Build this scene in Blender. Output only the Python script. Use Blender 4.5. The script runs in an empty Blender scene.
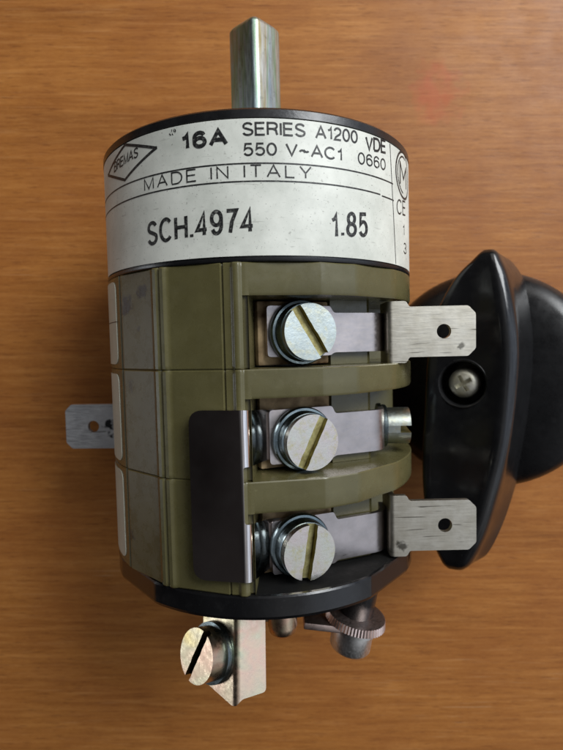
import bpy, bmesh, math, random
from mathutils import Vector, Matrix, Euler, noise

R_ = math.radians
MM = 0.001
sc = bpy.context.scene
col = sc.collection

# ------------------------------------------------------------------ camera
cd = bpy.data.cameras.new('camera')
cam = bpy.data.objects.new('camera', cd)
col.objects.link(cam)
cam.location = (0, 0, 0.10368)
cam.rotation_euler = (-0.0559, 0, 0)
cd.sensor_fit = 'VERTICAL'
cd.sensor_height = 24
cd.sensor_width = 18
cd.lens = 518.0 / 750 * 24
cd.clip_start = 0.002
cd.clip_end = 20
cd.dof.use_dof = True
cd.dof.focus_distance = 0.063
cd.dof.aperture_fstop = 24.0
sc.camera = cam

# ------------------------------------------------------------------ world
w = bpy.data.worlds.new('World')
sc.world = w
w.use_nodes = True
nt = w.node_tree
nt.nodes.clear()
wo = nt.nodes.new('ShaderNodeOutputWorld')
bg = nt.nodes.new('ShaderNodeBackground')
tc = nt.nodes.new('ShaderNodeTexCoord')
# a dim room whose bright wall and ceiling are to the right, the side of the window
dp = nt.nodes.new('ShaderNodeVectorMath')
dp.operation = 'DOT_PRODUCT'
dp.inputs[1].default_value = (0.80, 0.16, 0.58)
rp = nt.nodes.new('ShaderNodeValToRGB')
nt.links.new(tc.outputs['Generated'], dp.inputs[0])
nt.links.new(dp.outputs['Value'], rp.inputs[0])
# noise added to the room's brightness so that reflections on metal vary
wn_ = nt.nodes.new('ShaderNodeTexNoise')
wn_.inputs['Scale'].default_value = 4.6
wn_.inputs['Detail'].default_value = 2.0
nt.links.new(tc.outputs['Generated'], wn_.inputs['Vector'])
wr = nt.nodes.new('ShaderNodeValToRGB')
wr.color_ramp.elements[0].position = 0.40
wr.color_ramp.elements[0].color = (0.38, 0.37, 0.37, 1)
wr.color_ramp.elements[1].position = 0.62
wr.color_ramp.elements[1].color = (1.25, 1.25, 1.25, 1)
nt.links.new(wn_.outputs['Fac'], wr.inputs[0])
wm = nt.nodes.new('ShaderNodeMix')
wm.data_type = 'RGBA'
wm.blend_type = 'MULTIPLY'
wm.inputs[0].default_value = 1.0
nt.links.new(rp.outputs[0], wm.inputs[6])
nt.links.new(wr.outputs[0], wm.inputs[7])
nt.links.new(wm.outputs[2], bg.inputs[0])
nt.links.new(bg.outputs[0], wo.inputs[0])
e = rp.color_ramp.elements
e.new(0.5); e.new(0.5)
for k, (pos, v) in enumerate(((0.20, (0.016, 0.014, 0.014)), (0.46, (0.14, 0.14, 0.145)), (0.68, (0.62, 0.62, 0.63)), (0.98, (1.10, 1.25, 1.50)))):
    e[k].position = pos
    e[k].color = (*v, 1)
bg.inputs['Strength'].default_value = 0.88


# ------------------------------------------------------------------ lamps
def area(name, loc, target, sx, sy, power, colour):
    l = bpy.data.lights.new(name, 'AREA')
    l.shape = 'RECTANGLE'
    l.size, l.size_y = sx, sy
    l.energy = power
    l.color = colour
    o = bpy.data.objects.new(name, l)
    col.objects.link(o)
    o.location = loc
    d = Vector(target) - Vector(loc)
    o.rotation_euler = d.to_track_quat('-Z', 'Y').to_euler()
    return o


area('window_light', (0.27, 0.29, 0.33), (0.0, 0.0, 0.02), 0.26, 0.26, 2.75, (0.96, 0.985, 1.0))
area('room_light', (0.10, 0.75, 0.50), (0, 0, 0.02), 0.6, 0.4, 0.9, (1.0, 0.98, 0.95))
area('far_window_light', (-1.2, -0.1, 0.16), (0, 0, 0.03), 0.5, 0.3, 1.7, (0.90, 0.95, 1.0))

sc.view_settings.view_transform = 'Standard'
sc.view_settings.look = 'None'
sc.view_settings.exposure = 0.0
sc.view_settings.gamma = 1.0


# ------------------------------------------------------------------ material helpers
def srgb(r, g, b):
    f = lambda c: (c / 255 / 12.92) if c / 255 <= 0.04045 else ((c / 255 + 0.055) / 1.055) ** 2.4
    return (f(r), f(g), f(b), 1)


class Mat:
    """A small wrapper that builds node materials in object space, measured in millimetres."""

    def __init__(self, name):
        self.m = bpy.data.materials.new(name)
        self.m.use_nodes = True
        self.t = self.m.node_tree
        self.p = self.t.nodes['Principled BSDF']
        tcn = self.t.nodes.new('ShaderNodeTexCoord')
        self.mp = self.t.nodes.new('ShaderNodeMapping')
        self.mp.inputs['Scale'].default_value = (1000, 1000, 1000)
        self.t.links.new(tcn.outputs['Object'], self.mp.inputs[0])
        self.co = self.mp.outputs[0]

    def link(self, a, b):
        self.t.links.new(a, b)

    def coords(self, sx, sy, sz, rot=(0, 0, 0)):
        n = self.t.nodes.new('ShaderNodeMapping')
        n.inputs['Scale'].default_value = (sx, sy, sz)
        n.inputs['Rotation'].default_value = rot
        self.link(self.co, n.inputs[0])
        return n.outputs[0]

    def noise(self, scale, detail=3, rough=0.55, co=None, dist=0.0):
        n = self.t.nodes.new('ShaderNodeTexNoise')
        n.inputs['Scale'].default_value = scale
        n.inputs['Detail'].default_value = detail
        n.inputs['Roughness'].default_value = rough
        n.inputs['Distortion'].default_value = dist
        self.link(co or self.co, n.inputs['Vector'])
        return n.outputs['Fac']

    def ramp(self, fac, stops, interp='LINEAR'):
        n = self.t.nodes.new('ShaderNodeValToRGB')
        n.color_ramp.interpolation = interp
        e = n.color_ramp.elements
        while len(e) < len(stops):
            e.new(0.5)
        for i, (p, c) in enumerate(stops):
            e[i].position = p
            e[i].color = c if not isinstance(c, (int, float)) else (c, c, c, 1)
        self.link(fac, n.inputs[0])
        return n.outputs[0]

    def mix(self, fac, a, b, mode='MIX'):
        n = self.t.nodes.new('ShaderNodeMix')
        n.data_type = 'RGBA'
        n.blend_type = mode
        for sock, v in ((n.inputs[0], fac), (n.inputs[6], a), (n.inputs[7], b)):
            if isinstance(v, (int, float)):
                sock.default_value = v
            elif isinstance(v, tuple):
                sock.default_value = v
            else:
                self.link(v, sock)
        return n.outputs[2]

    def math(self, op, a, b=0.0, clamp=False):
        n = self.t.nodes.new('ShaderNodeMath')
        n.operation = op
        n.use_clamp = clamp
        for s, v in ((n.inputs[0], a), (n.inputs[1], b)):
            if isinstance(v, (int, float)):
                s.default_value = v
            else:
                self.link(v, s)
        return n.outputs[0]

    def set(self, key, v):
        s = self.p.inputs[key]
        if isinstance(v, (int, float, tuple)):
            s.default_value = v
        else:
            self.link(v, s)

    def spots(self, c, marks):
        """irregular stains: (x, y, z, radius, colour, strength) in the part's own millimetres"""
        nz = self.t.nodes.new('ShaderNodeTexNoise')
        nz.inputs['Scale'].default_value = 1.1
        nz.inputs['Detail'].default_value = 4
        self.link(self.co, nz.inputs['Vector'])
        for x, y, z, r, cc, st_ in marks:
            wv = self.t.nodes.new('ShaderNodeVectorMath')
            wv.operation = 'MULTIPLY_ADD'
            self.link(nz.outputs['Color'], wv.inputs[0])
            wv.inputs[1].default_value = (r * 2.2, r * 2.2, r * 2.2)
            self.link(self.co, wv.inputs[2])
            dn = self.t.nodes.new('ShaderNodeVectorMath')
            dn.operation = 'DISTANCE'
            dn.inputs[1].default_value = (x + r * 1.1, y + r * 1.1, z + r * 1.1)
            self.link(wv.outputs[0], dn.inputs[0])
            f = self.ramp(self.math('DIVIDE', dn.outputs['Value'], r), [(0.55, st_), (0.95, 0.0)])
            c = self.mix(f, c, cc)
        return c

    def bump(self, h, strength, dist=0.0001):
        n = self.t.nodes.new('ShaderNodeBump')
        n.inputs['Strength'].default_value = strength
        n.inputs['Distance'].default_value = dist
        self.link(h, n.inputs['Height'])
        self.link(n.outputs[0], self.p.inputs['Normal'])


def mat_wood():
    M = Mat('stained_wood')
    tilt = (0, 0, R_(-1.2))
    broad = M.noise(1.0, 5, 0.6, M.coords(0.010, 0.13, 1, tilt), 0.35)
    base = M.ramp(broad, [(0.30, srgb(128, 79, 36)), (0.46, srgb(154, 97, 45)), (0.58, srgb(164, 106, 50)), (0.74, srgb(184, 124, 64))])
    fine = M.noise(1.0, 5, 0.68, M.coords(0.06, 1.15, 1, tilt), 0.25)
    c = M.mix(0.5, base, M.ramp(fine, [(0.3, srgb(122, 72, 33)), (0.5, srgb(156, 99, 46)), (0.72, srgb(190, 132, 72))]))
    pores = M.noise(1.0, 2, 0.5, M.coords(0.26, 3.2, 1, tilt), 0.2)
    pm = M.ramp(pores, [(0.58, 0.0), (0.70, 1.0)])
    c = M.mix(M.math('MULTIPLY', pm, 0.50), c, srgb(98, 54, 26))
    lp = M.noise(1.0, 2, 0.5, M.coords(0.09, 2.3, 1, (0.3, 0, R_(-1.0))), 0.2)
    c = M.mix(M.math('MULTIPLY', M.ramp(lp, [(0.6, 0.0), (0.72, 1.0)]), 0.30), c, srgb(192, 138, 84))
    grit = M.noise(1.0, 3, 0.7, M.coords(0.9, 6.0, 1, tilt), 0.1)
    c = M.mix(M.math('MULTIPLY', M.ramp(grit, [(0.56, 0.0), (0.66, 1.0)]), 0.30), c, srgb(104, 60, 27))
    c = M.mix(M.math('MULTIPLY', M.ramp(grit, [(0.34, 1.0), (0.44, 0.0)]), 0.22), c, srgb(198, 142, 84))
    scuff = M.noise(1.0, 2, 0.5, M.coords(0.06, 3.0, 1, (0, 0, R_(52))), 0.1)
    where = M.noise(0.035, 2, 0.5)
    sc_m = M.math('MULTIPLY', M.ramp(scuff, [(0.66, 0.0), (0.72, 1.0)]), M.ramp(where, [(0.50, 0.0), (0.60, 0.30)]))
    c = M.mix(sc_m, c, srgb(206, 168, 126))
    mott = M.noise(0.06, 3, 0.6)
    c = M.mix(M.math('MULTIPLY', M.ramp(mott, [(0.4, 0.0), (0.7, 1.0)]), 0.35), c, srgb(124, 68, 32))
    # a faint red smudge on the boards, upper right of the switch
    geo = M.t.nodes.new('ShaderNodeVectorMath')
    geo.operation = 'DISTANCE'
    geo.inputs[1].default_value = (31.5, 43.8, 0)
    wob = M.t.nodes.new('ShaderNodeVectorMath')
    wob.operation = 'MULTIPLY_ADD'
    nz = M.t.nodes.new('ShaderNodeTexNoise')
    nz.inputs['Scale'].default_value = 0.35
    M.link(M.co, nz.inputs['Vector'])
    M.link(nz.outputs['Color'], wob.inputs[0])
    wob.inputs[1].default_value = (9, 9, 0)
    M.link(M.coords(0.9, 0.8, 0), wob.inputs[2])
    M.link(wob.outputs[0], geo.inputs[0])
    sm = M.ramp(M.math('DIVIDE', geo.outputs['Value'], 10.0), [(0.15, 1.0), (0.50, 0.0)])
    c = M.mix(M.math('MULTIPLY', sm, 0.30), c, srgb(190, 62, 38))
    M.set('Base Color', c)
    M.set('Roughness', M.ramp(M.noise(0.2, 3), [(0.3, 0.40), (0.7, 0.52)]))
    M.set('Specular IOR Level', 0.22)
    M.bump(M.math('ADD', M.math('MULTIPLY', fine, 0.7), M.math('MULTIPLY', pm, -0.5)), 0.25, 0.00012)
    return M.m


def mat_plastic(name, c1, c2, rough, bump=0.12, spec=0.5, grain=1.4, dust=0.0, dustc=srgb(150, 145, 130), marks=()):
    M = Mat(name)
    n = M.noise(0.22, 4, 0.6)
    c = M.mix(M.ramp(n, [(0.35, 0.0), (0.68, 1.0)]), c1, c2)
    if dust:
        sp_ = M.noise(2.6, 3, 0.7)
        c = M.mix(M.math('MULTIPLY', M.ramp(sp_, [(0.66, 0.0), (0.74, 1.0)]), dust), c, dustc)
        d2 = M.noise(0.6, 5, 0.75)
        c = M.mix(M.math('MULTIPLY', M.ramp(d2, [(0.55, 0.0), (0.75, 1.0)]), dust * 0.4), c, dustc)
    c = M.spots(c, marks)
    M.set('Base Color', c)
    r = M.noise(0.5, 5, 0.7)
    M.set('Roughness', M.ramp(r, [(0.3, max(0.02, rough - 0.09)), (0.7, rough + 0.10)]))
    M.set('Specular IOR Level', spec)
    M.bump(M.noise(grain, 4, 0.65), bump, 0.0001)
    return M.m


def mat_metal(name, c1, c2, rough, scr=(0.5, 8, 8), bump=0.15, stain=None, scale=0.5, stainpos=(0.55, 0.70), streak=0.0, marks=()):
    M = Mat(name)
    n = M.noise(scale, 4, 0.6)
    c = M.mix(M.ramp(n, [(0.35, 0.0), (0.66, 1.0)]), c1, c2)
    if stain:
        s = M.noise(0.9, 5, 0.7)
        c = M.mix(M.ramp(s, [(stainpos[0], 0.0), (stainpos[1], 0.8)]), c, stain)
    if streak:
        q = M.noise(1.0, 2, 0.5, M.coords(0.16, 2.6, 0.2, (0, 0, R_(4))), 0.3)
        c = M.mix(M.math('MULTIPLY', M.ramp(q, [(0.63, 0.0), (0.69, 1.0)]), streak), c, srgb(70, 64, 54))
    c = M.spots(c, marks)
    M.set('Base Color', c)
    M.set('Metallic', 1.0)
    br = M.noise(1.0, 4, 0.7, M.coords(*scr))
    M.set('Roughness', M.ramp(br, [(0.3, max(0.03, rough - 0.08)), (0.75, rough + 0.12)]))
    M.bump(M.math('ADD', br, M.math('MULTIPLY', M.noise(2.5, 3), 0.6)), bump, 0.00006)
    return M.m


def mat_iridescent(name):
    """yellow-pink chromate passivation over zinc"""
    M = Mat(name)
    n = M.noise(0.13, 2, 0.5, None, 0.6)
    c = M.ramp(n, [(0.28, srgb(212, 190, 122)), (0.42, srgb(200, 190, 162)), (0.52, srgb(212, 180, 158)), (0.62, srgb(186, 188, 160)), (0.78, srgb(212, 192, 122))])
    M.set('Base Color', c)
    M.set('Metallic', 1.0)
    M.set('Roughness', M.ramp(M.noise(1.2, 4, 0.7), [(0.3, 0.20), (0.7, 0.40)]))
    M.bump(M.noise(3.0, 3), 0.15, 0.00006)
    return M.m


def mat_paper(name, col_a, col_b, dirt):
    M = Mat(name)
    n = M.noise(0.16, 5, 0.65)
    c = M.mix(M.ramp(n, [(0.35, 0.0), (0.7, 1.0)]), col_a, col_b)
    s = M.noise(1.7, 5, 0.75)
    c = M.mix(M.math('MULTIPLY', M.ramp(s, [(0.60, 0.0), (0.76, 1.0)]), dirt), c, srgb(120, 118, 108))
    v = M.noise(5.0, 2, 0.6)
    c = M.mix(M.math('MULTIPLY', M.ramp(v, [(0.68, 0.0), (0.74, 1.0)]), dirt * 1.2), c, srgb(70, 68, 62))
    h = M.noise(1.0, 3, 0.6, M.coords(0.25, 2.2, 0.25, (0, 0, R_(35))))
    c = M.mix(M.math('MULTIPLY', M.ramp(h, [(0.66, 0.0), (0.72, 1.0)]), dirt * 0.45), c, srgb(110, 108, 100))
    M.set('Base Color', c)
    M.set('Roughness', 0.42)
    M.set('Specular IOR Level', 0.35)
    M.bump(M.noise(2.0, 4), 0.08, 0.0001)
    return M.m


def mat_ink(name, strength):
    M = Mat(name)
    n = M.noise(3.2, 4, 0.75)
    c = M.mix(M.ramp(n, [(0.52, 0.0), (0.78, strength)]), srgb(28, 28, 28), srgb(165, 165, 158))
    M.set('Base Color', c)
    M.set('Roughness', 0.45)
    M.set('Specular IOR Level', 0.3)
    return M.m


WOOD = mat_wood()
OLIVE = mat_plastic('olive_bakelite', srgb(80, 75, 46), srgb(88, 83, 53), 0.29, 0.10, 0.5, 1.6, 0.22, srgb(140, 134, 100), [(-16.6, 5.6, 37.6, 1.5, srgb(24, 24, 22), 0.95), (-14.0, 7.0, 39.9, 1.2, srgb(24, 24, 22), 0.9), (-14.6, 2.4, 39.4, 0.5, srgb(30, 30, 28), 0.6), (-16.4, -4.6, 37.9, 0.9, srgb(30, 30, 28), 0.5), (-17.2, -24.5, 37.0, 0.8, srgb(30, 30, 28), 0.6)])
OLIVE_GREY = mat_plastic('grey_green_plastic', srgb(92, 93, 74), srgb(104, 104, 86), 0.45, 0.10)
BLACK = mat_plastic('black_bakelite', srgb(20, 20, 21), srgb(28, 28, 29), 0.26, 0.10, 0.5, 1.8, 0.12, srgb(100, 100, 98))
BLACK_GLOSS = mat_plastic('glossy_black_bakelite', srgb(15, 15, 16), srgb(20, 20, 21), 0.18, 0.16, 0.55, 0.9, 0.10, srgb(100, 100, 98))
MATTE = mat_plastic('matte_black_bakelite', srgb(14, 14, 14), srgb(20, 20, 19), 0.7, 0.3, 0.15)
KNOB = mat_plastic('black_knob_plastic', srgb(18, 18, 19), srgb(25, 25, 26), 0.30, 0.12, 0.45, 2.2, 0.14, srgb(90, 90, 92))
GRIP = mat_plastic('black_grip_plastic', srgb(17, 17, 18), srgb(24, 24, 25), 0.17, 0.07, 0.5, 2.0, 0.12, srgb(90, 90, 92))
BOARD = mat_plastic('brown_fibre_board', srgb(70, 48, 26), srgb(196, 170, 130), 0.75, 0.4, 0.2, 1.4, 0.3, srgb(60, 44, 26))
NICKEL = mat_metal('nickel_plate', srgb(180, 171, 168), srgb(160, 153, 150), 0.34, (0.5, 2.5, 2.5), 0.02, srgb(160, 150, 140), 0.3, (0.66, 0.85))
TABMET = mat_metal('dull_nickel', srgb(212, 207, 193), srgb(196, 190, 174), 0.40, (0.35, 4, 4), 0.14, srgb(96, 90, 78), 0.6, (0.66, 0.80), 0.75, [(18.6, -27.2, 35.5, 0.9, srgb(60, 56, 46), 0.8), (26.6, -0.6, 35.5, 0.6, srgb(50, 46, 38), 0.7)])
TABGREY = mat_metal('smudged_zinc', srgb(226, 226, 226), srgb(208, 208, 210), 0.48, (0.5, 5, 5), 0.10, None, 0.5, (0.58, 0.66), 0.55, [(-25.6, -12.4, 19.5, 1.5, srgb(26, 26, 28), 0.95), (-25.4, -14.4, 19.5, 0.8, srgb(26, 26, 28), 0.9)])
CHROME = mat_metal('polished_chrome', srgb(226, 222, 220), srgb(218, 213, 211), 0.13, (0.06, 0.06, 0.06), 0.0)
SCREW = mat_metal('zinc_screw', srgb(186, 194, 190), srgb(170, 176, 168), 0.36, (3, 3, 3), 0.28, srgb(190, 184, 150), 0.4, (0.50, 0.70))
SCREW_YELLOW = mat_metal('yellow_zinc_screw', srgb(198, 196, 182), srgb(202, 188, 182), 0.27, (2, 2, 2), 0.4, srgb(186, 176, 128), 0.35, (0.50, 0.70))
SLOT = mat_metal('yellowed_slot', srgb(176, 168, 118), srgb(138, 128, 82), 0.5, (2, 2, 2), 0.5, srgb(120, 100, 56), 0.9, (0.58, 0.74))
DARKSLOT = mat_metal('dark_slot', srgb(90, 80, 52), srgb(60, 52, 34), 0.5, (2, 2, 2), 0.4)  # darker metal for the slot of the clamp screw
TEAL = mat_metal('washer_and_dark_collar', srgb(128, 140, 142), srgb(96, 108, 112), 0.30, (3, 3, 3), 0.1)  # washers, and the dark reflection painted round the terminal screw heads
IRID = mat_iridescent('chromate_zinc')
def mat_shaft():
    M = Mat('streaked_shaft_steel')
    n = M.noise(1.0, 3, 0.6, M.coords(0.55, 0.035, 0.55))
    c = M.ramp(n, [(0.30, srgb(150, 170, 184)), (0.42, srgb(176, 192, 194)), (0.50, srgb(150, 176, 148)), (0.58, srgb(186, 188, 184)), (0.70, srgb(158, 148, 104))])  # streaks of blue-grey, green and olive along the shaft
    g = M.noise(0.9, 5, 0.7)
    c = M.mix(M.ramp(g, [(0.58, 0.0), (0.74, 0.6)]), c, srgb(84, 92, 84))
    M.set('Base Color', c)
    M.set('Metallic', 1.0)
    M.set('Roughness', M.ramp(M.noise(1.0, 3, 0.6, M.coords(4, 0.4, 4)), [(0.3, 0.34), (0.7, 0.52)]))
    M.bump(M.noise(2.0, 4), 0.15, 0.00006)
    return M.m


STEEL = mat_shaft()
BRIGHT = mat_metal('bright_recess_screw', srgb(236, 234, 222), srgb(206, 202, 180), 0.5, (3, 3, 3), 0.6)
PINKZ = mat_metal('copper_tinted_zinc', srgb(236, 216, 208), srgb(224, 200, 190), 0.34, (3, 3, 3), 0.15)
NUTM = mat_metal('bright_nut_steel', srgb(238, 238, 236), srgb(224, 224, 220), 0.36, (3, 3, 3), 0.08)
LABEL = mat_paper('off_white_label', srgb(214, 215, 205), srgb(186, 188, 178), 0.8)
TAG = mat_paper('grey_paper_tag', srgb(196, 197, 182), srgb(180, 182, 166), 0.3)
INK = mat_ink('black_ink', 0.55)
STAMP = mat_ink('stamped_ink', 0.75)


# ------------------------------------------------------------------ mesh helpers (all in mm, scaled on build)
def link_mesh(name, me, parent, loc=(0, 0, 0)):
    o = bpy.data.objects.new(name, me)
    col.objects.link(o)
    if parent is not None:
        o.parent = parent
    o.location = Vector(loc) * MM
    return o


def finish(name, bm, mats, parent, bevel=0.0, seg=2, angle=35, solid=None, cutters=(), shift=None, auto=40, wn=False):
    """bmesh in mm -> evaluated (solidify / boolean / bevel) mesh in metres, linked under its thing."""
    me = bpy.data.meshes.new(name)
    bmesh.ops.remove_doubles(bm, verts=bm.verts, dist=0.0005)
    bm.to_mesh(me)
    bm.free()
    for m in (mats if isinstance(mats, (list, tuple)) else [mats]):
        me.materials.append(m)
    tmp = bpy.data.objects.new('build_piece', me)
    col.objects.link(tmp)
    cut_objs = []
    for cb in cutters:
        cm = bpy.data.meshes.new('build_cut')
        cb.to_mesh(cm)
        cb.free()
        for m in me.materials:
            cm.materials.append(m)
        co = bpy.data.objects.new('build_cut', cm)
        col.objects.link(co)
        cut_objs.append(co)
        b = tmp.modifiers.new('b', 'BOOLEAN')
        b.operation = 'DIFFERENCE'
        b.solver = 'EXACT'
        b.object = co
    if solid:
        s = tmp.modifiers.new('s', 'SOLIDIFY')
        s.thickness = solid
        s.offset = -1
        s.use_even_offset = True
    if bevel:
        b = tmp.modifiers.new('v', 'BEVEL')
        b.width = bevel
        b.segments = seg
        b.limit_method = 'ANGLE'
        b.angle_limit = R_(angle)
        b.harden_normals = False
    if wn:
        for p in me.polygons:
            p.use_smooth = True
        wnm = tmp.modifiers.new('w', 'WEIGHTED_NORMAL')
        wnm.mode = 'FACE_AREA'
        wnm.weight = 100
        wnm.thresh = 0.01
    dg = bpy.context.evaluated_depsgraph_get()
    dg.update()
    out = bpy.data.meshes.new_from_object(tmp.evaluated_get(dg), depsgraph=dg)
    out.name = name
    bpy.data.objects.remove(tmp)
    bpy.data.meshes.remove(me)
    for co in cut_objs:
        cm = co.data
        bpy.data.objects.remove(co)
        bpy.data.meshes.remove(cm)
    if shift is not None:
        out.transform(Matrix.Translation(shift))
    out.transform(Matrix.Scale(MM, 4))
    if not wn:
        for p in out.polygons:
            p.use_smooth = True
        out.set_sharp_from_angle(angle=R_(auto))
    return link_mesh(name, out, parent)


def bm_lathe(prof, n=96, axis='Y', frame=None):
    """prof: list of (radius, height). Revolved about Y (or an arbitrary frame's Z)."""
    bm = bmesh.new()
    rings = []
    for r, h in prof:
        ring = []
        if r < 1e-6:
            p = Vector((0, h, 0)) if axis == 'Y' else Vector((0, 0, h))
            ring = [bm.verts.new(p)]
        else:
            for i in range(n):
                a = 2 * math.pi * i / n
                if axis == 'Y':
                    p = Vector((r * math.sin(a), h, r * math.cos(a)))
                else:
                    p = Vector((r * math.cos(a), r * math.sin(a), h))
                ring.append(bm.verts.new(p))
        rings.append(ring)
    for a, b in zip(rings, rings[1:]):
        if len(a) == 1 and len(b) == 1:
            continue
        for i in range(n):
            j = (i + 1) % n
            if len(a) == 1:
                bm.faces.new((a[0], b[j], b[i]))
            elif len(b) == 1:
                bm.faces.new((a[i], a[j], b[0]))
            else:
                bm.faces.new((a[i], a[j], b[j], b[i]))
    bmesh.ops.recalc_face_normals(bm, faces=bm.faces)
    if frame is not None:
        bmesh.ops.transform(bm, matrix=frame, verts=bm.verts)
    return bm


def frame_from(origin, zdir, xdir=(0, 1, 0)):
    z = Vector(zdir).normalized()
    x = Vector(xdir)
    x = (x - z * x.dot(z)).normalized()
    y = z.cross(x)
    m = Matrix((x, y, z)).transposed().to_4x4()
    m.translation = Vector(origin)
    return m


def bm_box(lo, hi):
    bm = bmesh.new()
    bmesh.ops.create_cube(bm, size=1)
    for v in bm.verts:
        v.co = Vector([(l + h) / 2 + c * (h - l) for l, h, c in zip(lo, hi, v.co)])
    return bm


def outline_face(loops):
    """flat filled face from one outer loop and hole loops in (s, y)"""
    bm = bmesh.new()
    edges = []
    for lp in loops:
        vs = [bm.verts.new((x, y, 0)) for x, y in lp]
        for i in range(len(vs)):
            edges.append(bm.edges.new((vs[i], vs[(i + 1) % len(vs)])))
    bmesh.ops.triangle_fill(bm, use_beauty=True, use_dissolve=False, edges=edges, normal=(0, 0, 1))
    for f in bm.faces:
        if f.normal.z < 0:
            f.normal_flip()
    return bm


def circle_pts(cx, cy, r, n=28):
    return [(cx + r * math.cos(2 * math.pi * i / n), cy + r * math.sin(2 * math.pi * i / n)) for i in range(n)]


def rounded(poly, rads, n=5):
    """rounds the corners of a 2-D polygon"""
    out = []
    m = len(poly)
    for i in range(m):
        p = Vector(poly[i]); a = Vector(poly[i - 1]); b = Vector(poly[(i + 1) % m])
        r = rads[i] if isinstance(rads, (list, tuple)) else rads
        if r <= 0:
            out.append(tuple(p)); continue
        da = (a - p).normalized(); db = (b - p).normalized()
        p0 = p + da * r; p1 = p + db * r
        for k in range(n + 1):
            t = k / n
            q = (1 - t) ** 2 * p0 + 2 * t * (1 - t) * p + t * t * p1
            out.append((q.x, q.y))
    return out


def cut_x(bm, xs):
    for x in xs:
        bmesh.ops.bisect_plane(bm, geom=bm.verts[:] + bm.edges[:] + bm.faces[:], dist=1e-5, plane_co=(x, 0, 0), plane_no=(1, 0, 0))


def smooth_path(pts, rads, n=12):
    """rounds a 2-D open polyline; returns points"""
    out = [Vector(pts[0])]
    for i in range(1, len(pts) - 1):
        p = Vector(pts[i]); a = Vector(pts[i - 1]); b = Vector(pts[i + 1]); r = rads[i - 1]
        p0 = p + (a - p).normalized() * r; p1 = p + (b - p).normalized() * r
        for k in range(n + 1):
            t = k / n
            out.append((1 - t) ** 2 * p0 + 2 * t * (1 - t) * p + t * t * p1)
    out.append(Vector(pts[-1]))
    return out


def bend_sheet(bm, path):
    """maps s (x) along a 2-D path in (x, z), keeping y. Top of the sheet is the left-hand normal of the path."""
    acc = [0.0]
    for a, b in zip(path, path[1:]):
        acc.append(acc[-1] + (b - a).length)
    cut_x(bm, [s for s in acc[1:-1]])
    for v in bm.verts:
        s = min(max(v.co.x, 0), acc[-1])
        k = max(i for i in range(len(acc) - 1) if acc[i] <= s + 1e-9)
        f = (s - acc[k]) / (acc[k + 1] - acc[k])
        q = path[k].lerp(path[k + 1], f)
        v.co = Vector((q.x, v.co.y, q.y))
    return acc[-1]


def path_s(path, k):
    return sum((path[i + 1] - path[i]).length for i in range(k))


# ------------------------------------------------------------------ the setting
bm = bmesh.new()
bmesh.ops.create_grid(bm, x_segments=4, y_segments=4, size=450)
tab = finish('table', bm, WOOD, None)
tab['kind'] = 'structure'

# ------------------------------------------------------------------ the rotary switch
AX = 0.0232
sw = bpy.data.objects.new('rotary_switch', None)
col.objects.link(sw)
sw.empty_display_size = 0.01
sw.rotation_euler = (0, 0, AX)
sw.location = (-3.03 * MM, 0, 0)
sw['label'] = 'olive and black cylindrical switch with printed white band and metal terminals, lying on wooden table'
sw['category'] = 'switch'
UP = Vector((0, 0, 22.5))        # the axis lies 22.5 mm above the table
R = 22.5


def add(name, bm, mats, parent=None, **k):
    return finish(name, bm, mats, parent or sw, shift=UP, **k)


# --- end cap
add('end_cap', bm_lathe([(0, 26.45), (20.8, 26.45), (21.9, 26.43), (22.3, 26.33), (22.5, 26.1), (22.5, 25.25), (22.28, 25.18), (22.28, 10.0), (22.5, 9.93), (22.5, 9.62), (22.4, 9.5), (21.6, 9.45), (0, 9.45)], 160), BLACK)


# --- printed label wrapped round the cap
def wrap_patch(th0, th1, y0, y1, r, thick, corner=0.0, dth=1.5, wav=0.0):
    w0, w1 = R * R_(th0), R * R_(th1)
    pts = [(w0, y0), (w1, y0), (w1, y1), (w0, y1)]
    if corner:
        pts = rounded(pts, corner)
    b = outline_face([pts])
    st = R * R_(dth)
    cut_x(b, [w0 + st * i for i in range(1, int((w1 - w0) / st) + 1)])
    for v in b.verts:
        a = v.co.x / R
        rr = r + (wav * noise.noise(Vector((v.co.x * 0.4, v.co.y * 0.5, 1.3))) if wav else 0)
        v.co = Vector((rr * math.sin(a), v.co.y, rr * math.cos(a)))
    bmesh.ops.recalc_face_normals(b, faces=b.faces)
    for f in b.faces:
        c = f.calc_center_median()
        if f.normal.dot(Vector((c.x, 0, c.z))) < 0:
            f.normal_flip()
    return b


label_obj = add('label', wrap_patch(-118, 118, 10.12, 25.12, 22.46, 0.1), LABEL, solid=0.1)


def el(cx, cy, rx, ry, a0, a1, n=14):
    return [(cx + rx * math.cos(R_(a0 + (a1 - a0) * i / n)), cy + ry * math.sin(R_(a0 + (a1 - a0) * i / n))) for i in range(n + 1)]


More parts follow.
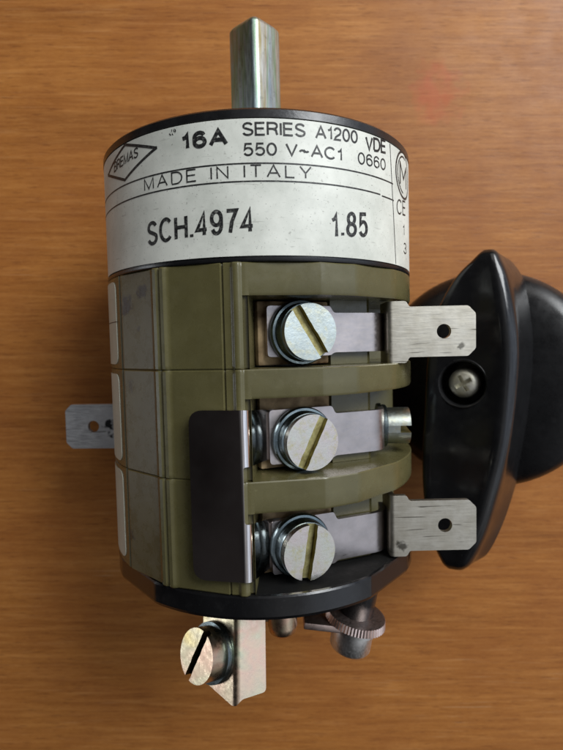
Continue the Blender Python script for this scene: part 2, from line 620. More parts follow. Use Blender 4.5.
# plain grotesque letters as centre lines in a box of height 1: glyph -> (width, [poly-lines])
GLYPH = {
    'A': (0.72, [[(0, 0), (0.36, 1), (0.72, 0)], [(0.13, 0.34), (0.59, 0.34)]]),
    'B': (0.62, [[(0, 0), (0, 1), (0.36, 1)] + el(0.36, 0.76, 0.22, 0.24, 90, -90) + [(0, 0.52)], [(0.30, 0.52)] + el(0.36, 0.26, 0.26, 0.26, 90, -90) + [(0, 0), (0, 0.1)]]),
    'C': (0.74, [el(0.38, 0.5, 0.37, 0.5, 42, 318, 24)]),
    'D': (0.68, [[(0, 0.05), (0, 1), (0.30, 1)] + el(0.30, 0.5, 0.38, 0.5, 90, -90, 20) + [(0, 0)]]),
    'E': (0.56, [[(0.56, 1), (0, 1), (0, 0), (0.57, 0)], [(0, 0.53), (0.52, 0.53)]]),
    'H': (0.62, [[(0, 0), (0, 1)], [(0.62, 0), (0.62, 1)], [(0, 0.52), (0.62, 0.52)]]),
    'I': (0.02, [[(0.01, 0), (0.01, 1)]]),
    'L': (0.50, [[(0, 1), (0, 0), (0.50, 0)]]),
    'M': (0.74, [[(0, 0), (0, 1), (0.37, 0.05), (0.74, 1), (0.74, 0)]]),
    'N': (0.62, [[(0, 0), (0, 1), (0.62, 0), (0.62, 1)]]),
    'R': (0.62, [[(0, 0), (0, 1), (0.36, 1)] + el(0.36, 0.75, 0.23, 0.25, 90, -90) + [(0, 0.5)], [(0.34, 0.5), (0.52, 0.38), (0.56, 0.14), (0.61, 0)]]),
    'S': (0.60, [el(0.30, 0.745, 0.27, 0.255, 20, 200, 14) + [(0.12, 0.58), (0.46, 0.44)] + el(0.30, 0.26, 0.29, 0.26, 25, -165, 14)]),
    'T': (0.60, [[(0, 1), (0.60, 1)], [(0.30, 1), (0.30, 0)]]),
    'V': (0.66, [[(0, 1), (0.33, 0), (0.66, 1)]]),
    'Y': (0.66, [[(0, 1), (0.33, 0.42), (0.66, 1)], [(0.33, 0.42), (0.33, 0)]]),
    '0': (0.52, [el(0.26, 0.5, 0.26, 0.5, 90, 450, 32)]),
    '1': (0.30, [[(0.0, 0.74), (0.16, 0.80), (0.24, 1.0), (0.24, 0)]]),
    '2': (0.52, [el(0.26, 0.72, 0.25, 0.28, 170, -20, 14) + [(0.40, 0.46), (0.12, 0.24), (0.01, 0.0), (0.53, 0)]]),
    '3': (0.52, [el(0.25, 0.76, 0.23, 0.24, 160, -70, 14) + [(0.22, 0.53)], [(0.22, 0.53)] + el(0.25, 0.27, 0.27, 0.27, 75, -165, 16)]),
    '4': (0.54, [[(0.54, 0.25), (0, 0.25), (0.40, 1), (0.40, 0)]]),
    '5': (0.52, [[(0.48, 1), (0.10, 1), (0.04, 0.48)] + el(0.26, 0.32, 0.25, 0.32, 130, -155, 18)]),
    '6': (0.52, [[(0.48, 0.80)] + el(0.27, 0.66, 0.25, 0.34, 50, 180, 10) + el(0.27, 0.31, 0.25, 0.31, 180, 540, 24)]),
    '7': (0.50, [[(0, 1), (0.50, 1), (0.26, 0.5), (0.16, 0)]]),
    '8': (0.52, [el(0.26, 0.76, 0.21, 0.24, 90, 450, 24), el(0.26, 0.26, 0.26, 0.26, 90, 450, 24)]),
    '9': (0.52, [[(0.04, 0.20)] + el(0.25, 0.34, 0.25, 0.34, 230, 360, 10) + el(0.25, 0.69, 0.25, 0.31, 0, 360, 24)]),
    '.': (0.06, [[(0.03, 0), (0.03, 0.13)]]),
    '~': (0.56, [[(0, 0.36)] + el(0.14, 0.36, 0.14, 0.13, 160, 20, 8) + el(0.42, 0.50, 0.14, 0.13, 200, 340, 8)]),
    ' ': (0.26, []),
}


def ribbon(b, pts, wd, z):
    """one poly-line as a mitred flat ribbon"""
    pts = [Vector(p) for p in pts]
    q = [pts[0]]
    for p in pts[1:]:
        if (p - q[-1]).length > 1e-4:
            q.append(p)
    closed = (q[0] - q[-1]).length < 1e-3
    if closed:
        q = q[:-1]
    n = len(q)
    L_, R2 = [], []
    for i, p in enumerate(q):
        a = q[i - 1] if (i > 0 or closed) else None
        c = q[(i + 1) % n] if (i < n - 1 or closed) else None
        d1 = (p - a).normalized() if a is not None else (c - p).normalized()
        d2 = (c - p).normalized() if c is not None else d1
        n1 = Vector((-d1.y, d1.x)); n2 = Vector((-d2.y, d2.x))
        mm = n1 + n2
        if mm.length < 0.3:
            mm = n2
        mm.normalize()
        k = 1 / max(0.55, mm.dot(n1))
        off = mm * wd / 2 * k
        L_.append(b.verts.new((p.x + off.x, p.y + off.y, z)))
        R2.append(b.verts.new((p.x - off.x, p.y - off.y, z)))
    for i in range(n if closed else n - 1):
        j = (i + 1) % n
        b.faces.new((R2[i], R2[j], L_[j], L_[i]))


def flat_text(s, width, cap, weight=0.12, gap=0.20, shear=0.0, jitter=0.0):
    """text set in the grotesque above: cap height and width in mm; weight and gap are shares of the cap height"""
    adv = sum(GLYPH[c][0] for c in s) + gap * (len(s) - 1)
    kx = (width - weight * cap) / adv
    ky = cap * (1 - weight)
    b = bmesh.new()
    x = 0.0
    k = 0
    for c in s:
        wg, lines = GLYPH[c]
        dy = random.uniform(-jitter, jitter)
        for ln in lines:
            k += 1
            ribbon(b, [(weight * cap / 2 + (x + px) * kx + shear * py * ky, weight * cap / 2 + py * ky + dy) for px, py in ln], weight * cap, 0.0012 * (k % 3))
        x += wg + gap
    return b


LET = bmesh.new()
LET2 = bmesh.new()


def put(b, th0, y0, slope=0.0, dest=None, lift=0.022, rot=0.0):
    """bends flat art (mm) round the label, its origin at th0 degrees, y0 mm"""
    if rot:
        bmesh.ops.rotate(b, verts=b.verts, matrix=Matrix.Rotation(rot, 3, 'Z'))
    xs = [v.co.x for v in b.verts]
    x = math.floor(min(xs) * 2) / 2 + 0.5
    cuts = []
    while x < max(xs):
        cuts.append(x); x += 0.5
    cut_x(b, cuts)
    for v in b.verts:
        a = R_(th0) + v.co.x / R
        rr = 22.46 + lift + v.co.z
        y = y0 + v.co.y + slope * v.co.x
        v.co = Vector((rr * math.sin(a), y, rr * math.cos(a)))
    for f in b.faces:
        c = f.calc_center_median()
        f.normal_update()
        if f.normal.dot(Vector((c.x, 0, c.z))) < 0:
            f.normal_flip()
    me = bpy.data.meshes.new('t')
    b.to_mesh(me)
    b.free()
    (dest or LET).from_mesh(me)
    bpy.data.meshes.remove(me)


def arc(t0, t1):
    return R * R_(t1 - t0)


def text(s, t0, t1, y, cap, slope=0.0, **k):
    dest = k.pop('dest', None)
    put(flat_text(s, arc(t0, t1), cap, **k), t0, y, slope / max(1e-6, arc(t0, t1)), dest)


def stroke(pts, wd, closed=False):
    """flat line of constant width through pts, in mm"""
    b = bmesh.new()
    n = len(pts)
    rng = range(n) if closed else range(n - 1)
    for i in rng:
        a = Vector(pts[i]).to_3d(); c = Vector(pts[(i + 1) % n]).to_3d()
        d = (c - a).normalized(); nn = Vector((-d.y, d.x, 0)) * wd / 2
        a2 = a - d * wd * 0.4; c2 = c + d * wd * 0.4
        z = Vector((0, 0, 0.001 * (i % 2)))
        b.faces.new([b.verts.new(q + z) for q in (a2 - nn, c2 - nn, c2 + nn, a2 + nn)])
    return b


random.seed(11)
text('16A', -20.4, -6.0, 22.25, 1.95, weight=0.235, gap=0.27)
text('SERIES', -2.0, 16.3, 23.20, 1.52, slope=0.05, weight=0.155)
text('A1200', 19.2, 34.1, 23.22, 1.52, slope=0.3, weight=0.155)
text('VDE', 37.2, 47.8, 23.02, 1.72, slope=0.5, weight=0.17)
text('550 V~AC1', -1.9, 28.3, 21.02, 1.45, slope=0.12, weight=0.155, gap=0.19)
text('0660', 34.0, 47.4, 21.2, 1.45, slope=0.22, weight=0.135)
text('MADE IN ITALY', -34.9, 17.9, 18.66, 1.46, weight=0.12, gap=0.34)
text('BREMAS', -52.6, -37.2, 22.50, 1.25, slope=0.35, shear=0.12, weight=0.155)
text('CE', 54.8, 64.5, 16.65, 2.0, slope=0.5, weight=0.11)
text('1', 61.0, 63.0, 14.4, 1.5)
text('3', 61.5, 65.5, 12.0, 1.5)
text('SCH.4974', -34.3, 0.9, 12.15, 2.85, slope=0.5, weight=0.15, gap=0.28, jitter=0.05, dest=LET2)
text('1.85', 23.7, 37.9, 12.2, 2.95, slope=0.65, weight=0.15, gap=0.28, jitter=0.05, dest=LET2)
put(stroke([(0, 0), (arc(-90, 52), 0)], 0.17), -90, 20.25)
put(stroke([(0, 0), (arc(-90, 44), 0)], 0.17), -90, 18.3)
put(stroke([(0, 0), (arc(45.2, 52.4), 0)], 0.17), 45.2, 18.2)
put(stroke([(0, 25.0), (arc(50.3, 53.7), 10.3)], 0.15), 50.3, 0)
dm = [(-59.1, 22.9), (-43.9, 25.0), (-29.3, 23.25), (-44.8, 20.85)]
put(stroke([(arc(-59.1, t), y) for t, y in dm], 0.34, True), -59.1, 0)
put(stroke(circle_pts(0, 0, 3.0, 40), 0.32, True), 62.2, 22.3)
put(stroke([(-1.5, -1.3), (-1.5, 1.4), (0, -0.5), (1.5, 1.4), (1.5, -1.3)], 0.32), 62.2, 22.3)
put(stroke(circle_pts(0, 0, 2.4, 40)[8:30], 0.22), 62.2, 22.3)
# a little dirt caught at the label's upper edge
random.seed(4)
for k in range(9):
    x, y = arc(-25, -24 + k * 0.25), random.uniform(-0.25, 0.25)
    put(stroke([(x, y), (x + random.uniform(-.12, .12), y + random.uniform(.1, .3))], 0.08), -25, 24.4)


def shift_up(b):
    return b


let = add('lettering', LET, INK, label_obj)
let2 = add('stamped_lettering', LET2, STAMP, label_obj)

# --- shaft: square bar with broken corners
prof = []
for k in range(4):
    for s in (-1, 1):
        prof.append((k * 90 + 3 + s * 6.5, 3.75))


def shaft_ring(b, y, scale):
    vs = []
    for a, r in prof:
        vs.append(b.verts.new((r * scale * math.sin(R_(a)), y, r * scale * math.cos(R_(a)))))
    return vs


bm = bmesh.new()
rings = [shaft_ring(bm, y, s) for y, s in ((25.5, 1), (47.2, 1), (47.8, 0.86), (48.2, 0.62))]
for a, b in zip(rings, rings[1:]):
    for i in range(8):
        bm.faces.new((a[i], a[(i + 1) % 8], b[(i + 1) % 8], b[i]))
bm.faces.new(rings[0]); bm.faces.new(rings[-1])
bmesh.ops.recalc_face_normals(bm, faces=bm.faces)
add('shaft', bm, STEEL, bevel=0.22, seg=2, angle=20, auto=25)


# --- contact modules
def smooth01(t):
    t = min(1, max(0, t))
    return t * t * (3 - 2 * t)


def chord(th, a, b):
    m = (a + b) / 2
    return R * math.cos(R_(b - a) / 2) / math.cos(R_(th - m))


def outer_r(th):
    r = R
    for a, b in ((-50.5, -33.2), (-26.8, -9.6), (-2.6, 20.5), (20.5, 32.1), (32.1, 52)):
        if a <= th <= b:
            r = chord(th, a, b)
    if -52.4 < th < -51.0:
        r = R - 0.4 * math.sin(math.pi * (th + 52.4) / 1.4) ** 0.6
    if -33.2 <= th <= -26.8:
        e = min(th + 33.2, -26.8 - th)
        r = R + 0.34 * smooth01(e / 1.2) - 0.22 * smooth01(1 - abs(th + 30.0) / 0.8)
    if -9.6 < th < -8.6:
        r = R - 0.25 * math.sin(math.pi * (th + 9.6))
    if -6.6 <= th <= -3.2:
        e = min(th + 6.6, -3.2 - th)
        r = R + 0.36 * smooth01(e / 1.1)
    return r


def floor_r(th):
    a = R_(th - 22)
    best = 99
    if abs(a) < 1.45:
        d = 13.2
        t16 = 16.0 * math.tan(a)
        if 3.7 < t16 < 15:
            d = 16.0 if t16 < 10 else 16.0
        best = d / math.cos(a)
    b = R_(th - 82)
    if abs(b) < 1.45:
        best = min(best, 16.3 / math.cos(b))
    if th > 100:
        f = smooth01((th - 104) / 2)
        return (1 - f) * min(best, R) + f * R
    return min(best, R - 0.5)


def module(name, y0, y1, wall, tagrow):
    ths = []
    t = -180.0
    brk = [-52.4, -52.1, -51.7, -51.3, -51.0, -50.5, -33.2, -32.6, -32, -30.8, -30.4, -30, -29.6, -29.2, -28, -27.4, -26.8, -9.6, -9.35, -9.1, -8.85, -8.6, -6.6, -6.2, -5.8, -5.5, -4.3, -4, -3.6, -3.28, -3.22, -2.6, 20.5, 32.1]
    dense = [-1.9, -1.75, -1.6, -1.45, -1.3, -1.1, -0.9]
    a16 = 22 + math.degrees(math.atan(3.7 / 16.0))
    dense += [a16 - 0.25, a16 - 0.05, a16 + 0.05, a16 + 0.25]
    while t < 180:
        ths.append(t)
        t += 2.0 if -80 < t < 110 else 6.0
    ths = sorted(set(round(x, 3) for x in ths + brk + dense))
    # cavity edges
    left_e = -1.4
    yc = y0 - wall
    ys = [y0, y0 - 0.06, y0 - 0.14, y0 - 0.6, y0 - wall * 0.5, yc + 0.35, yc + 0.12, yc + 0.03, yc - 0.03, yc - 0.12, yc - 1, (yc + y1) / 2, y1 + 0.6, y1 + 0.14, y1 + 0.06, y1]

    def rad(th, y):
        ro = outer_r(th)
        edge = min(y0 - y, y - y1)
        ro -= 0.10 * (1 - smooth01(edge / 0.14))
        if -3.25 < th < left_e - 0.25 and y < yc:
            ro -= 0.5
        if th < left_e - 0.25 or th > 106:
            return ro
        inside_y = y < yc - 0.01
        if not inside_y:
            # round the lip of the wall a little
            if y < yc + 0.3 and th > left_e:
                ro -= 0.14 * smooth01(1 - (y - yc) / 0.3)
            return ro
        f = smooth01((th - (left_e - 0.2)) / 0.4)
        return ro * (1 - f) + floor_r(max(th, left_e)) * f

    b = bmesh.new()
    grid = []
    for y in ys:
        row = []
        for th in ths:
            r = rad(th, y)
            row.append(b.verts.new((r * math.sin(R_(th)), y, r * math.cos(R_(th)))))
        grid.append(row)
    n = len(ths)
    for i in range(len(ys) - 1):
        for j in range(n):
            k = (j + 1) % n
            b.faces.new((grid[i][j], grid[i][k], grid[i + 1][k], grid[i + 1][j]))
    for row, yy in ((grid[0], y0), (grid[-1], y1)):
        c = b.verts.new((0, yy, 0))
        for j in range(n):
            b.faces.new((row[j], row[(j + 1) % n], c))
    bmesh.ops.recalc_face_normals(b, faces=b.faces)
    mod = add(name, b, OLIVE, auto=32)
    # paper tag on the left flank
    tb = wrap_patch(-76, -55.6, tagrow[1], tagrow[0], R + 0.08, 0.1, 1.3)
    tg = add('paper_tag', tb, TAG, mod, solid=0.12)
    # fibre board in the pocket below the terminal
    fr = Matrix.Rotation(R_(22), 4, 'Y')
    bb = bm_box((-6.3, y1 + 0.15, 13.4), (3.5, yc - 0.15, 15.9))
    bmesh.ops.transform(bb, matrix=fr, verts=bb.verts)
    add('insulating_board', bb, BOARD, mod, bevel=0.25)
    return mod


m1 = module('contact_module', 9.45, -2.62, 3.75, (8.9, -2.0))
m2 = module('contact_module', -2.66, -15.62, 3.4, (-3.3, -15.0))
m3 = module('contact_module', -15.66, -29.0, 3.75, (-16.3, -28.2))
# pencilled divider on the upper tag and a smudge on the flank
for (mod, strokes) in ((m1, [((-75, 3.6), (-54.5, 3.6))]), ):
    t3 = bmesh.new()
    for (a0, ya), (a1, yb) in strokes:
        keep = LET if False else t3
        bb = stroke([(0, 0), (arc(a0, a1), yb - ya)], 0.12)
        xs = [i * 0.6 for i in range(1, 15)]
        cut_x(bb, xs)
        for v in bb.verts:
            a = R_(a0) + v.co.x / R
            rr = R + 0.10
            v.co = Vector((rr * math.sin(a), ya + v.co.y, rr * math.cos(a)))
        me = bpy.data.meshes.new('t'); bb.to_mesh(me); bb.free(); t3.from_mesh(me); bpy.data.meshes.remove(me)
    add('ruled_line', t3, INK, [c for c in m1.children if c.name.startswith('paper_tag')][0])

# --- slotted cheese-head screws
def screw_bm(frame, r, h, slot_w, slot_d, ang, n=56):
    """head with a real slot; material 0 head, 1 slot walls and floor"""
    b = bmesh.new()
    ca = Matrix.Rotation(ang, 4, 'Z')
    # lower disc
    ring0 = [b.verts.new((r * math.cos(2 * math.pi * i / n), r * math.sin(2 * math.pi * i / n), 0)) for i in range(n)]
    zt = h - slot_d
    half = slot_w / 2
    a0 = math.asin(half / r)

    def side(sgn):
        pts = []
        m = 26
        for i in range(m + 1):
            a = a0 + (math.pi - 2 * a0) * i / m
            pts.append((r * math.cos(a), sgn * r * math.sin(a)))
        return pts
    b.free()
    b = bmesh.new()
    for sgn in (1, -1):
        pts = side(sgn)
        lo = [b.verts.new((x, y, 0)) for x, y in pts]
        hi = [b.verts.new((x, y, h)) for x, y in pts]
        m = len(pts)
        for i in range(m - 1):
            b.faces.new((lo[i], lo[i + 1], hi[i + 1], hi[i]))
        xa, xb = pts[-1][0], pts[0][0]
        mid = [(xa + (xb - xa) * q / 10, sgn * (half + random.uniform(0.0, 0.09) * (r / 3.4))) for q in range(1, 10)]
        ml = [b.verts.new((x, sgn * half, 0)) for x, y in mid]
        mh = [b.verts.new((x, y, h)) for x, y in mid]
        cl, ch = [lo[-1]] + ml + [lo[0]], [hi[-1]] + mh + [hi[0]]
        for q in range(10):
            f = b.faces.new((cl[q], cl[q + 1], ch[q + 1], ch[q])); f.material_index = 1
        b.faces.new(hi + mh)
        b.faces.new(lo + ml)
    # floor bar filling below the slot
    x = r * math.cos(a0)
    for z0, z1 in ((0.0, zt),):
        vs = [b.verts.new(q) for q in ((-x, -half, z0), (x, -half, z0), (x, half, z0), (-x, half, z0), (-x, -half, z1), (x, -half, z1), (x, half, z1), (-x, half, z1))]
        for idx, mi in (((4, 5, 6, 7), 1), ((0, 3, 2, 1), 0), ((1, 2, 6, 5), 0), ((0, 4, 7, 3), 0)):
            f = b.faces.new([vs[i] for i in idx]); f.material_index = mi
    bmesh.ops.remove_doubles(b, verts=b.verts, dist=0.0005)
    bmesh.ops.recalc_face_normals(b, faces=b.faces)
    bmesh.ops.transform(b, matrix=frame @ ca, verts=b.verts)
    return b


NP = Vector((math.sin(R_(22)), 0, math.cos(R_(22))))     # normal of the terminal plates
TP = Vector((math.cos(R_(22)), 0, -math.sin(R_(22))))


def on_plate(t, y, d):
    p = NP * d + TP * t
    return Vector((p.x, y, p.z))


def terminal_screw(y, t, ang, h=3.5, mat=None):
    fr = frame_from(on_plate(t, y, 17.0), NP, (1, 0, 0))
    s = add('terminal_screw', screw_bm(fr, 3.4, h, 1.15, 0.85, ang), [mat or SCREW, SLOT], bevel=0.2, seg=3, angle=50, auto=11)
    wz = bm_lathe([(3.36, 0.0), (3.9, 0.0), (4.05, 0.2), (4.05, 0.8), (3.9, 1.0), (3.62, 1.05), (3.58, 1.2), (3.56, 2.3), (3.46, 2.5), (3.36, 2.5)], 64, 'Z', fr)  # washer; its tall collar puts the head side's dark reflection into colour
    add('washer', wz, TEAL, s)
    return s


terminal_screw(1.55, -1.2, R_(-58))
terminal_screw(-11.75, -1.2, R_(63), 3.5, SCREW_YELLOW)
terminal_screw(-25.2, -1.9, R_(80), 3.5, SCREW_YELLOW)

# --- contact strip of the first module (own plate)
strip_path = smooth_path([on_plate(-5.45, 0, 17.0).xz, on_plate(11.3, 0, 17.0).xz, Vector((17.3, 7.0))], [2.0])


def strip_outline(y_wide, y_nar, s_left, s_step, s_end, extra=None):
    yw1, yw0 = y_wide
    yn1, yn0 = y_nar
    return [(s_left, yw0), (s_step, yw0), (s_step + 0.5, yn0), (s_end, yn0), (s_end, yn1), (s_step + 0.5, yn1), (s_step, yw1), (s_left, yw1)]


L = path_s(strip_path, len(strip_path) - 1)
for yw, yn in (((4.9, -1.4), (4.05, -1.05)), ((-7.95, -14.75), (-8.95, -14.45)), ((-21.9, -28.75), (-22.95, -28.4))):
    o = strip_outline(yw, yn, 0, 8.7, L - 0.01)
    bm = outline_face([rounded(o, [0.5, 0.3, 0.3, 0.3, 0.3, 0.3, 0.3, 0.5], 3)])
    bend_sheet(bm, strip_path)
    add('contact_strip', bm, NICKEL, solid=0.75, bevel=0.12, seg=3, angle=50, auto=11)

# --- chrome jumper bridging the second and third contacts, its two arms tucked under their strips
dj = 23.15
pa = R_(-10.5)


def on_flank(t):
    return Vector((dj * math.sin(pa) + t * math.cos(pa), dj * math.cos(pa) - t * math.sin(pa)))


jp = smooth_path([on_flank(-3.7), on_flank(3.15), on_plate(-5.2, 0, 16.22).xz, on_plate(-1.0, 0, 16.22).xz], [0.85, 1.8])
JL = path_s(jp, len(jp) - 1)
s_bend = (on_flank(3.15) - on_flank(-3.7)).length - 0.5
out = [(0, -27.1), (s_bend, -27.1), (JL - .01, -28.3), (JL - .01, -22.4), (s_bend, -20.3),
       (s_bend, -13.7), (JL - .01, -14.4), (JL - .01, -8.3), (s_bend, -7.2), (0, -7.2)]
rr = [1.7, .2, .2, .2, .35, .35, .2, .2, .2, 1.7]
bm = outline_face([rounded(out, rr, 6)])
bend_sheet(bm, jp)
add('jumper_plate', bm, CHROME, solid=0.6, bevel=0.22, seg=3, angle=50, auto=11)


# --- push-on connector tabs
def blade(x0, x1, z, yc, head, half, hole, mat, down=True, tilt=0.0, xe=None):
    """horizontal blade pointing to +x with a wider shoulder at its root"""
    pth = smooth_path([Vector((x0, z - 5.0)), Vector((x0, z)), Vector((x1, z + tilt))], [0.7]) if down else [Vector((x0, z)), Vector((x1, z + tilt))]
    pre = 5.0 if down else 0.0
    ln = path_s(pth, len(pth) - 1)
    e = head
    pts = [(0, yc - half - (0.75 if down else 0)), (pre + e, yc - half - (0.75 if down else 0)), (pre + e + .4, yc - half), (ln - 1.0, yc - half), (ln - .01, yc - half + 1.0), (ln - .01, yc + half - 1.0), (ln - 1.0, yc + half), (pre + e + .4, yc + half), (pre + e, yc + half + (0.75 if down else 0)), (0, yc + half + (0.75 if down else 0))]
    b = outline_face([rounded(pts, [0, .3, .2, .25, .25, .25, .25, .2, .3, 0], 3), circle_pts(ln - hole, yc, 0.95)])
    bend_sheet(b, pth)
    return b


# blade outlines are measured from the shoulder outwards
add('connector_tab', blade(17.0, 28.6, 13.0, 1.38, 2.2, 3.3, 4.2, TABMET), TABMET, solid=0.8, bevel=0.22, seg=3, angle=50, auto=11)
add('connector_tab', blade(17.0, 28.6, 13.0, -24.55, 2.0, 3.4, 4.2, TABMET), TABMET, solid=0.8, bevel=0.22, seg=3, angle=50, auto=11)
b = blade(18.0, 33.0, -3.0, 0, 3.0, 3.65, 4.7, TABGREY, False, -1.0)
bmesh.ops.transform(b, matrix=Matrix.Translation((0, -12.6, 0)) @ Matrix.Rotation(math.pi, 4, 'Z'), verts=b.verts)
lt = add('connector_tab', b, TABGREY, solid=0.8, bevel=0.26, seg=3, angle=50, auto=11)
lt['label'] = 'grey smudged tab with a dark stain round its hole'

# --- screw on the flank of the second module
fr = frame_from((16.6, -11.9, 6.5), (1, 0, 0.06), (0, 0, 1))
s = add('terminal_screw', screw_bm(fr @ Matrix.Translation((0, 0, 1.3)), 2.6, 3.2, 1.0, 1.5, R_(4)), [SCREW, SLOT], bevel=0.2, seg=3, angle=50, auto=11)
add('washer', bm_lathe([(0, 0), (3.2, 0), (3.25, 0.2), (3.25, 0.5), (2.9, 0.62), (3.05, .75), (3.05, 1.15), (2.9, 1.3), (0, 1.3)], 56, 'Z', fr), TEAL, s)

# --- base flange with flats
def flange_r(th):
    r = 22.5
    for m in (-50, 50, 130, -130):
        if abs(th - m) < 13:
            r = 22.5 * math.cos(R_(13)) / math.cos(R_(th - m))
    return r


bm = bmesh.new()
ths = [t * 1.0 for t in range(-180, 180)]
grid = []
for y, dr in ((-29.05, 0.4), (-29.12, 0.12), (-29.35, 0.0), (-31.6, 0.0), (-32.0, 0.18), (-32.2, 0.55)):
    grid.append([bm.verts.new(((flange_r(t) - dr) * math.sin(R_(t)), y, (flange_r(t) - dr) * math.cos(R_(t)))) for t in ths])
for a, b in zip(grid, grid[1:]):
    for i in range(360):
        j = (i + 1) % 360
        bm.faces.new((a[i], a[j], b[j], b[i]))
for row, yy in ((grid[0], -29.05), (grid[-1], -32.2)):
    c = bm.verts.new((0, yy, 0))
    for i in range(360):
        f = bm.faces.new((row[i], row[(i + 1) % 360], c))
        f.material_index = 1
bmesh.ops.recalc_face_normals(bm, faces=bm.faces)
add('base_flange', bm, [BLACK_GLOSS, MATTE], auto=14)

# --- wire clamp below the flange, bent up a little towards its open end
LIFT = Matrix.Translation((0, -34.8, 12)) @ Matrix.Rotation(R_(-20), 4, 'X') @ Matrix.Translation((0, 33, -12))
ridge = Vector((-3.7, 14.6))
cp = smooth_path([ridge + Vector((-.74, -.67)) * 6.8, ridge, ridge + Vector((.88, -.47)) * 4.2], [0.8])
CL = path_s(cp, len(cp) - 1)
pts = [(0, -42.9), (5.9, -45.0), (6.6, -45.0), (7.4, -44.3), (CL - .01, -43.9), (CL - .01, -33.0), (7.2, -33.0), (6.8, -28.6), (0, -28.6)]
bm = outline_face([rounded(pts, [.5, .3, .2, .3, .5, .6, .3, 0, 0], 3)])
bend_sheet(bm, cp)
bmesh.ops.transform(bm, matrix=LIFT, verts=bm.verts)
clamp = add('wire_clamp', bm, IRID, solid=1.0, bevel=0.16, seg=3, angle=50, auto=11)
c0 = ridge + Vector((-.74, -.67)) * 4.6
fr = LIFT @ frame_from((c0.x + 0.1, -39.3, c0.y + 0.1), (-.67, 0, .74), (0, 1, 0))
add('clamp_screw', screw_bm(fr, 3.35, 3.0, 0.95, 0.9, R_(-33)), [IRID, DARKSLOT], clamp, bevel=0.2, seg=3, angle=50, auto=11)
add('washer', bm_lathe([(3.3, 0.0), (3.8, 0.0), (3.85, 0.2), (3.8, 0.8), (3.3, 0.85)], 56, 'Z', fr), TEAL, clamp)
add('clamp_tongue', bm_box((-0.5, -37.5, 11.6), (3.6, -31.8, 12.8)), IRID, clamp, bevel=0.2)
# round rivet head beside the clamp
add('rivet', bm_lathe([(0, 0), (1.9, 0), (2.0, 5.9), (1.8, 6.8), (1.2, 7.3), (0, 7.5)], 40, 'Z', frame_from((2.3, -32.0, 12.4), (0, -1, 0.02), (0, 0, 1))), IRID)

# --- mounting stud on the right
ax = Vector((-0.20, -0.97, -0.06)).normalized()
P0 = Vector((14.4, -31.6, 9.0))
fr = frame_from(P0, ax, (0, 0, 1))
stud = add('mounting_stud', bm_lathe([(0, 0), (2.35, 0), (2.35, 7.0), (2.2, 7.3), (0, 7.3)], 48, 'Z', fr), BLACK)
# knurled copper-tinted washer
bm = bmesh.new()
n = 120
rows = []
for z, r0 in ((7.2, 3.6), (7.25, 4.1), (8.3, 4.3), (8.4, 3.8)):
    rows.append([bm.verts.new(((r0 + 0.10 * (i % 2)) * math.cos(2 * math.pi * i / n), (r0 + 0.10 * (i % 2)) * math.sin(2 * math.pi * i / n), z)) for i in range(n)])
for a, b in zip(rows, rows[1:]):
    for i in range(n):
        bm.faces.new((a[i], a[(i + 1) % n], b[(i + 1) % n], b[i]))
bm.faces.new(rows[0]); bm.faces.new(rows[-1])
bmesh.ops.recalc_face_normals(bm, faces=bm.faces)
bmesh.ops.transform(bm, matrix=fr, verts=bm.verts)
add('knurled_washer', bm, PINKZ, stud)
add('nut', bm_lathe([(0, 8.6), (3.4, 8.6), (3.4, 9.3), (2.95, 9.5), (2.95, 12.2), (2.7, 12.6), (2.2, 12.7), (2.0, 12.2), (0, 12.2)], 56, 'Z', fr), NUTM, stud)
bb = bm_box((5.2, -40.2, 6.6), (12.5, -39.2, 11.0))
bmesh.ops.transform(bb, matrix=Matrix.Translation((9, -39.7, 9)) @ Matrix.Rotation(R_(-8), 4, 'Z') @ Matrix.Translation((-9, 39.7, -9)), verts=bb.verts)
add('retaining_strip', bb, PINKZ, stud, bevel=0.2)

# ------------------------------------------------------------------ the loose handle, tilted on its rim beside the switch
TL = R_(30)
hd = bpy.data.objects.new('switch_handle', None)
col.objects.link(hd)
hd.empty_display_size = 0.01
rot = Matrix.Rotation(AX, 4, 'Z')
RD = 19.4
C = Vector((39.0, -7.0, -12.0))
cw = rot @ (C + Vector((0, 0, 22.5))) + Vector((-3.03, 0, 0))
hd.matrix_world = Matrix.Translation(cw * MM) @ rot @ Matrix.Rotation(-TL, 4, 'Y')
hd['label'] = 'loose black plastic knob with pointed grip and recessed screw, tilted beside the switch'
hd['category'] = 'knob'


def addh(name, bm, mats, parent=None, **k):
    return finish(name, bm, mats, parent or hd, **k)


# skirt and hub
addh('skirt', bm_lathe([(0, -3.2), (15.5, -3.2), (18.6, -2.9), (19.3, -2.2), (19.45, -1.2), (19.2, 0.2), (18.4, 1.6), (16.6, 2.7), (13.5, 3.5), (8, 4.1), (0, 4.3)], 128, 'Z'), KNOB, auto=50)
addh('hub', bm_lathe([(0, -8.6), (5.4, -8.6), (6.2, -8.2), (6.6, -7.6), (6.8, -3.0), (0, -3.0)], 64, 'Z'), KNOB)

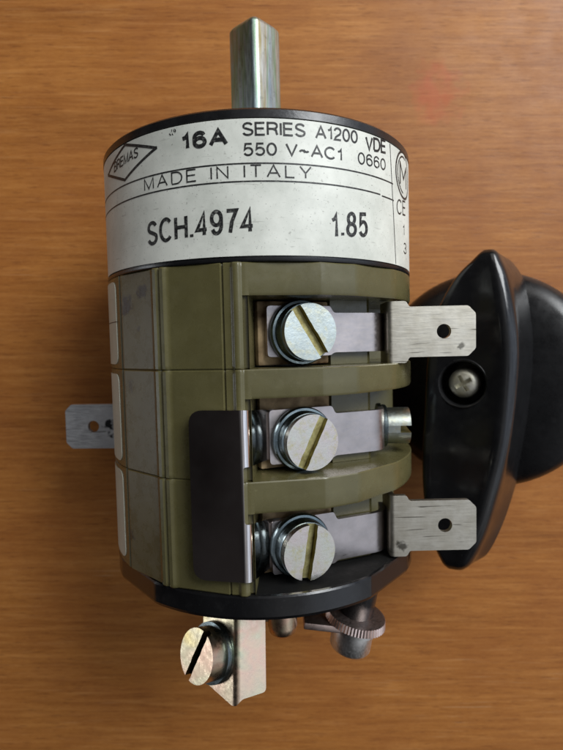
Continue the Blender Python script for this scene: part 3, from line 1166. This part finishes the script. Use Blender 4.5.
# grip: lofted pointer
st = [  # v, left top u, ridge u, left foot u, right foot u, height
    (21.0, 2.3, 3.2, 1.8, 4.2, 12.8),
    (20.0, 1.2, 3.6, -0.2, 5.4, 13.8),
    (16.6, -2.0, 4.3, -3.5, 7.2, 14.6),
    (10.5, -5.0, 5.2, -6.2, 8.6, 15.0),
    (4.1, -6.1, 5.6, -7.2, 9.0, 15.0),
    (-3.9, -6.6, 5.1, -7.6, 8.4, 15.0),
    (-10.5, -7.0, 4.2, -8.0, 7.4, 15.0),
    (-17.2, -7.0, 2.6, -7.9, 6.0, 14.8),
    (-24.0, -6.3, 0.6, -7.0, 4.2, 14.3),
    (-29.0, -4.7, -1.4, -5.4, 2.0, 13.4),
    (-30.6, -3.6, -2.2, -4.2, 0.2, 12.4),
]


def catmull(tab, f):
    n = len(tab) - 1
    x = f * n
    i = min(int(x), n - 1)
    t = x - i
    p0 = tab[max(i - 1, 0)]; p1 = tab[i]; p2 = tab[i + 1]; p3 = tab[min(i + 2, n)]
    return [0.5 * (2 * b + (c - a) * t + (2 * a - 5 * b + 4 * c - d) * t * t + (3 * b - a - 3 * c + d) * t ** 3) for a, b, c, d in zip(p0, p1, p2, p3)]


bm = bmesh.new()
rows = []
NS = 72
for i in range(NS + 1):
    v, lt_, rg, lf, rf, h = catmull(st, i / NS)
    wtop = max(0.2, rg - lt_)
    over = abs(v) > 17.5
    zb = 1.5 if abs(v) < 18 else 1.5 + smooth01((abs(v) - 18) / 10) * 5.5
    e = min(0.8, wtop * 0.25)
    dish = 0.55 * smooth01((wtop - 3) / 8)
    sec = [(lf, zb), (lf + (lt_ - lf) * 0.5, zb + (h - zb) * 0.5), (lt_ - 0.05, h - e * 1.2), (lt_ + e * 0.35, h - e * 0.3), (lt_ + e, h - 0.02)]
    for k in range(1, 8):
        q = k / 8
        sec.append((lt_ + e + (rg - lt_ - 2 * e) * q, h - dish * math.sin(math.pi * q)))
    g = min(2.3, max(0.25, (rf - rg) * 0.62))
    sec += [(rg - e, h - 0.02), (rg - e * 0.5, h + 0.03)]
    for k in range(1, 9):
        a = math.pi / 2 * k / 9
        sec.append((rg - e * 0.3 + g * math.sin(a), h - 1.15 * g * (1 - math.cos(a))))
    x1, z1 = sec[-1]
    for k in range(1, 6):
        q = k / 5
        sec.append((x1 + (rf - x1) * (q ** 1.3), z1 + (zb - z1) * q))
    rows.append([bm.verts.new((u, v, z)) for u, z in sec])
m = len(rows[0])
for a, b in zip(rows, rows[1:]):
    for j in range(m - 1):
        bm.faces.new((a[j], a[j + 1], b[j + 1], b[j]))
    bm.faces.new((a[m - 1], a[0], b[0], b[m - 1]))
bm.faces.new(rows[0]); bm.faces.new(rows[-1])
bmesh.ops.recalc_face_normals(bm, faces=bm.faces)
cut = bm_lathe([(0, 9.5), (3.45, 9.5), (3.6, 13.9), (3.9, 17.0), (0, 17.0)], 48, 'Z', Matrix.Translation((-0.6, 0.4, 0)))
addh('grip', bm, GRIP, cutters=[cut], auto=48)
# raised lip round the screw recess
addh('recess_collar', bm_lathe([(3.42, 14.0), (3.5, 14.62), (3.75, 14.72), (3.95, 14.45), (3.95, 14.0), (3.42, 14.0)], 56, 'Z', Matrix.Translation((-0.6, 0.4, 0))), KNOB)
# cross-head screw down in the recess
cutx = []
for a in (0.5, 0.5 + math.pi / 2):
    cb = bm_box((-1.35, -0.3, 13.0), (1.35, 0.3, 15))
    bmesh.ops.transform(cb, matrix=Matrix.Translation((-0.6, 0.4, 0)) @ Matrix.Rotation(a, 4, 'Z'), verts=cb.verts)
    cutx.append(cb)
addh('grip_screw', bm_lathe([(0, 9.6), (2.3, 9.6), (2.4, 13.0), (2.2, 13.5), (1.5, 13.9), (0, 14.05)], 40, 'Z', Matrix.Translation((-0.6, 0.4, 0))), BRIGHT, cutters=cutx)
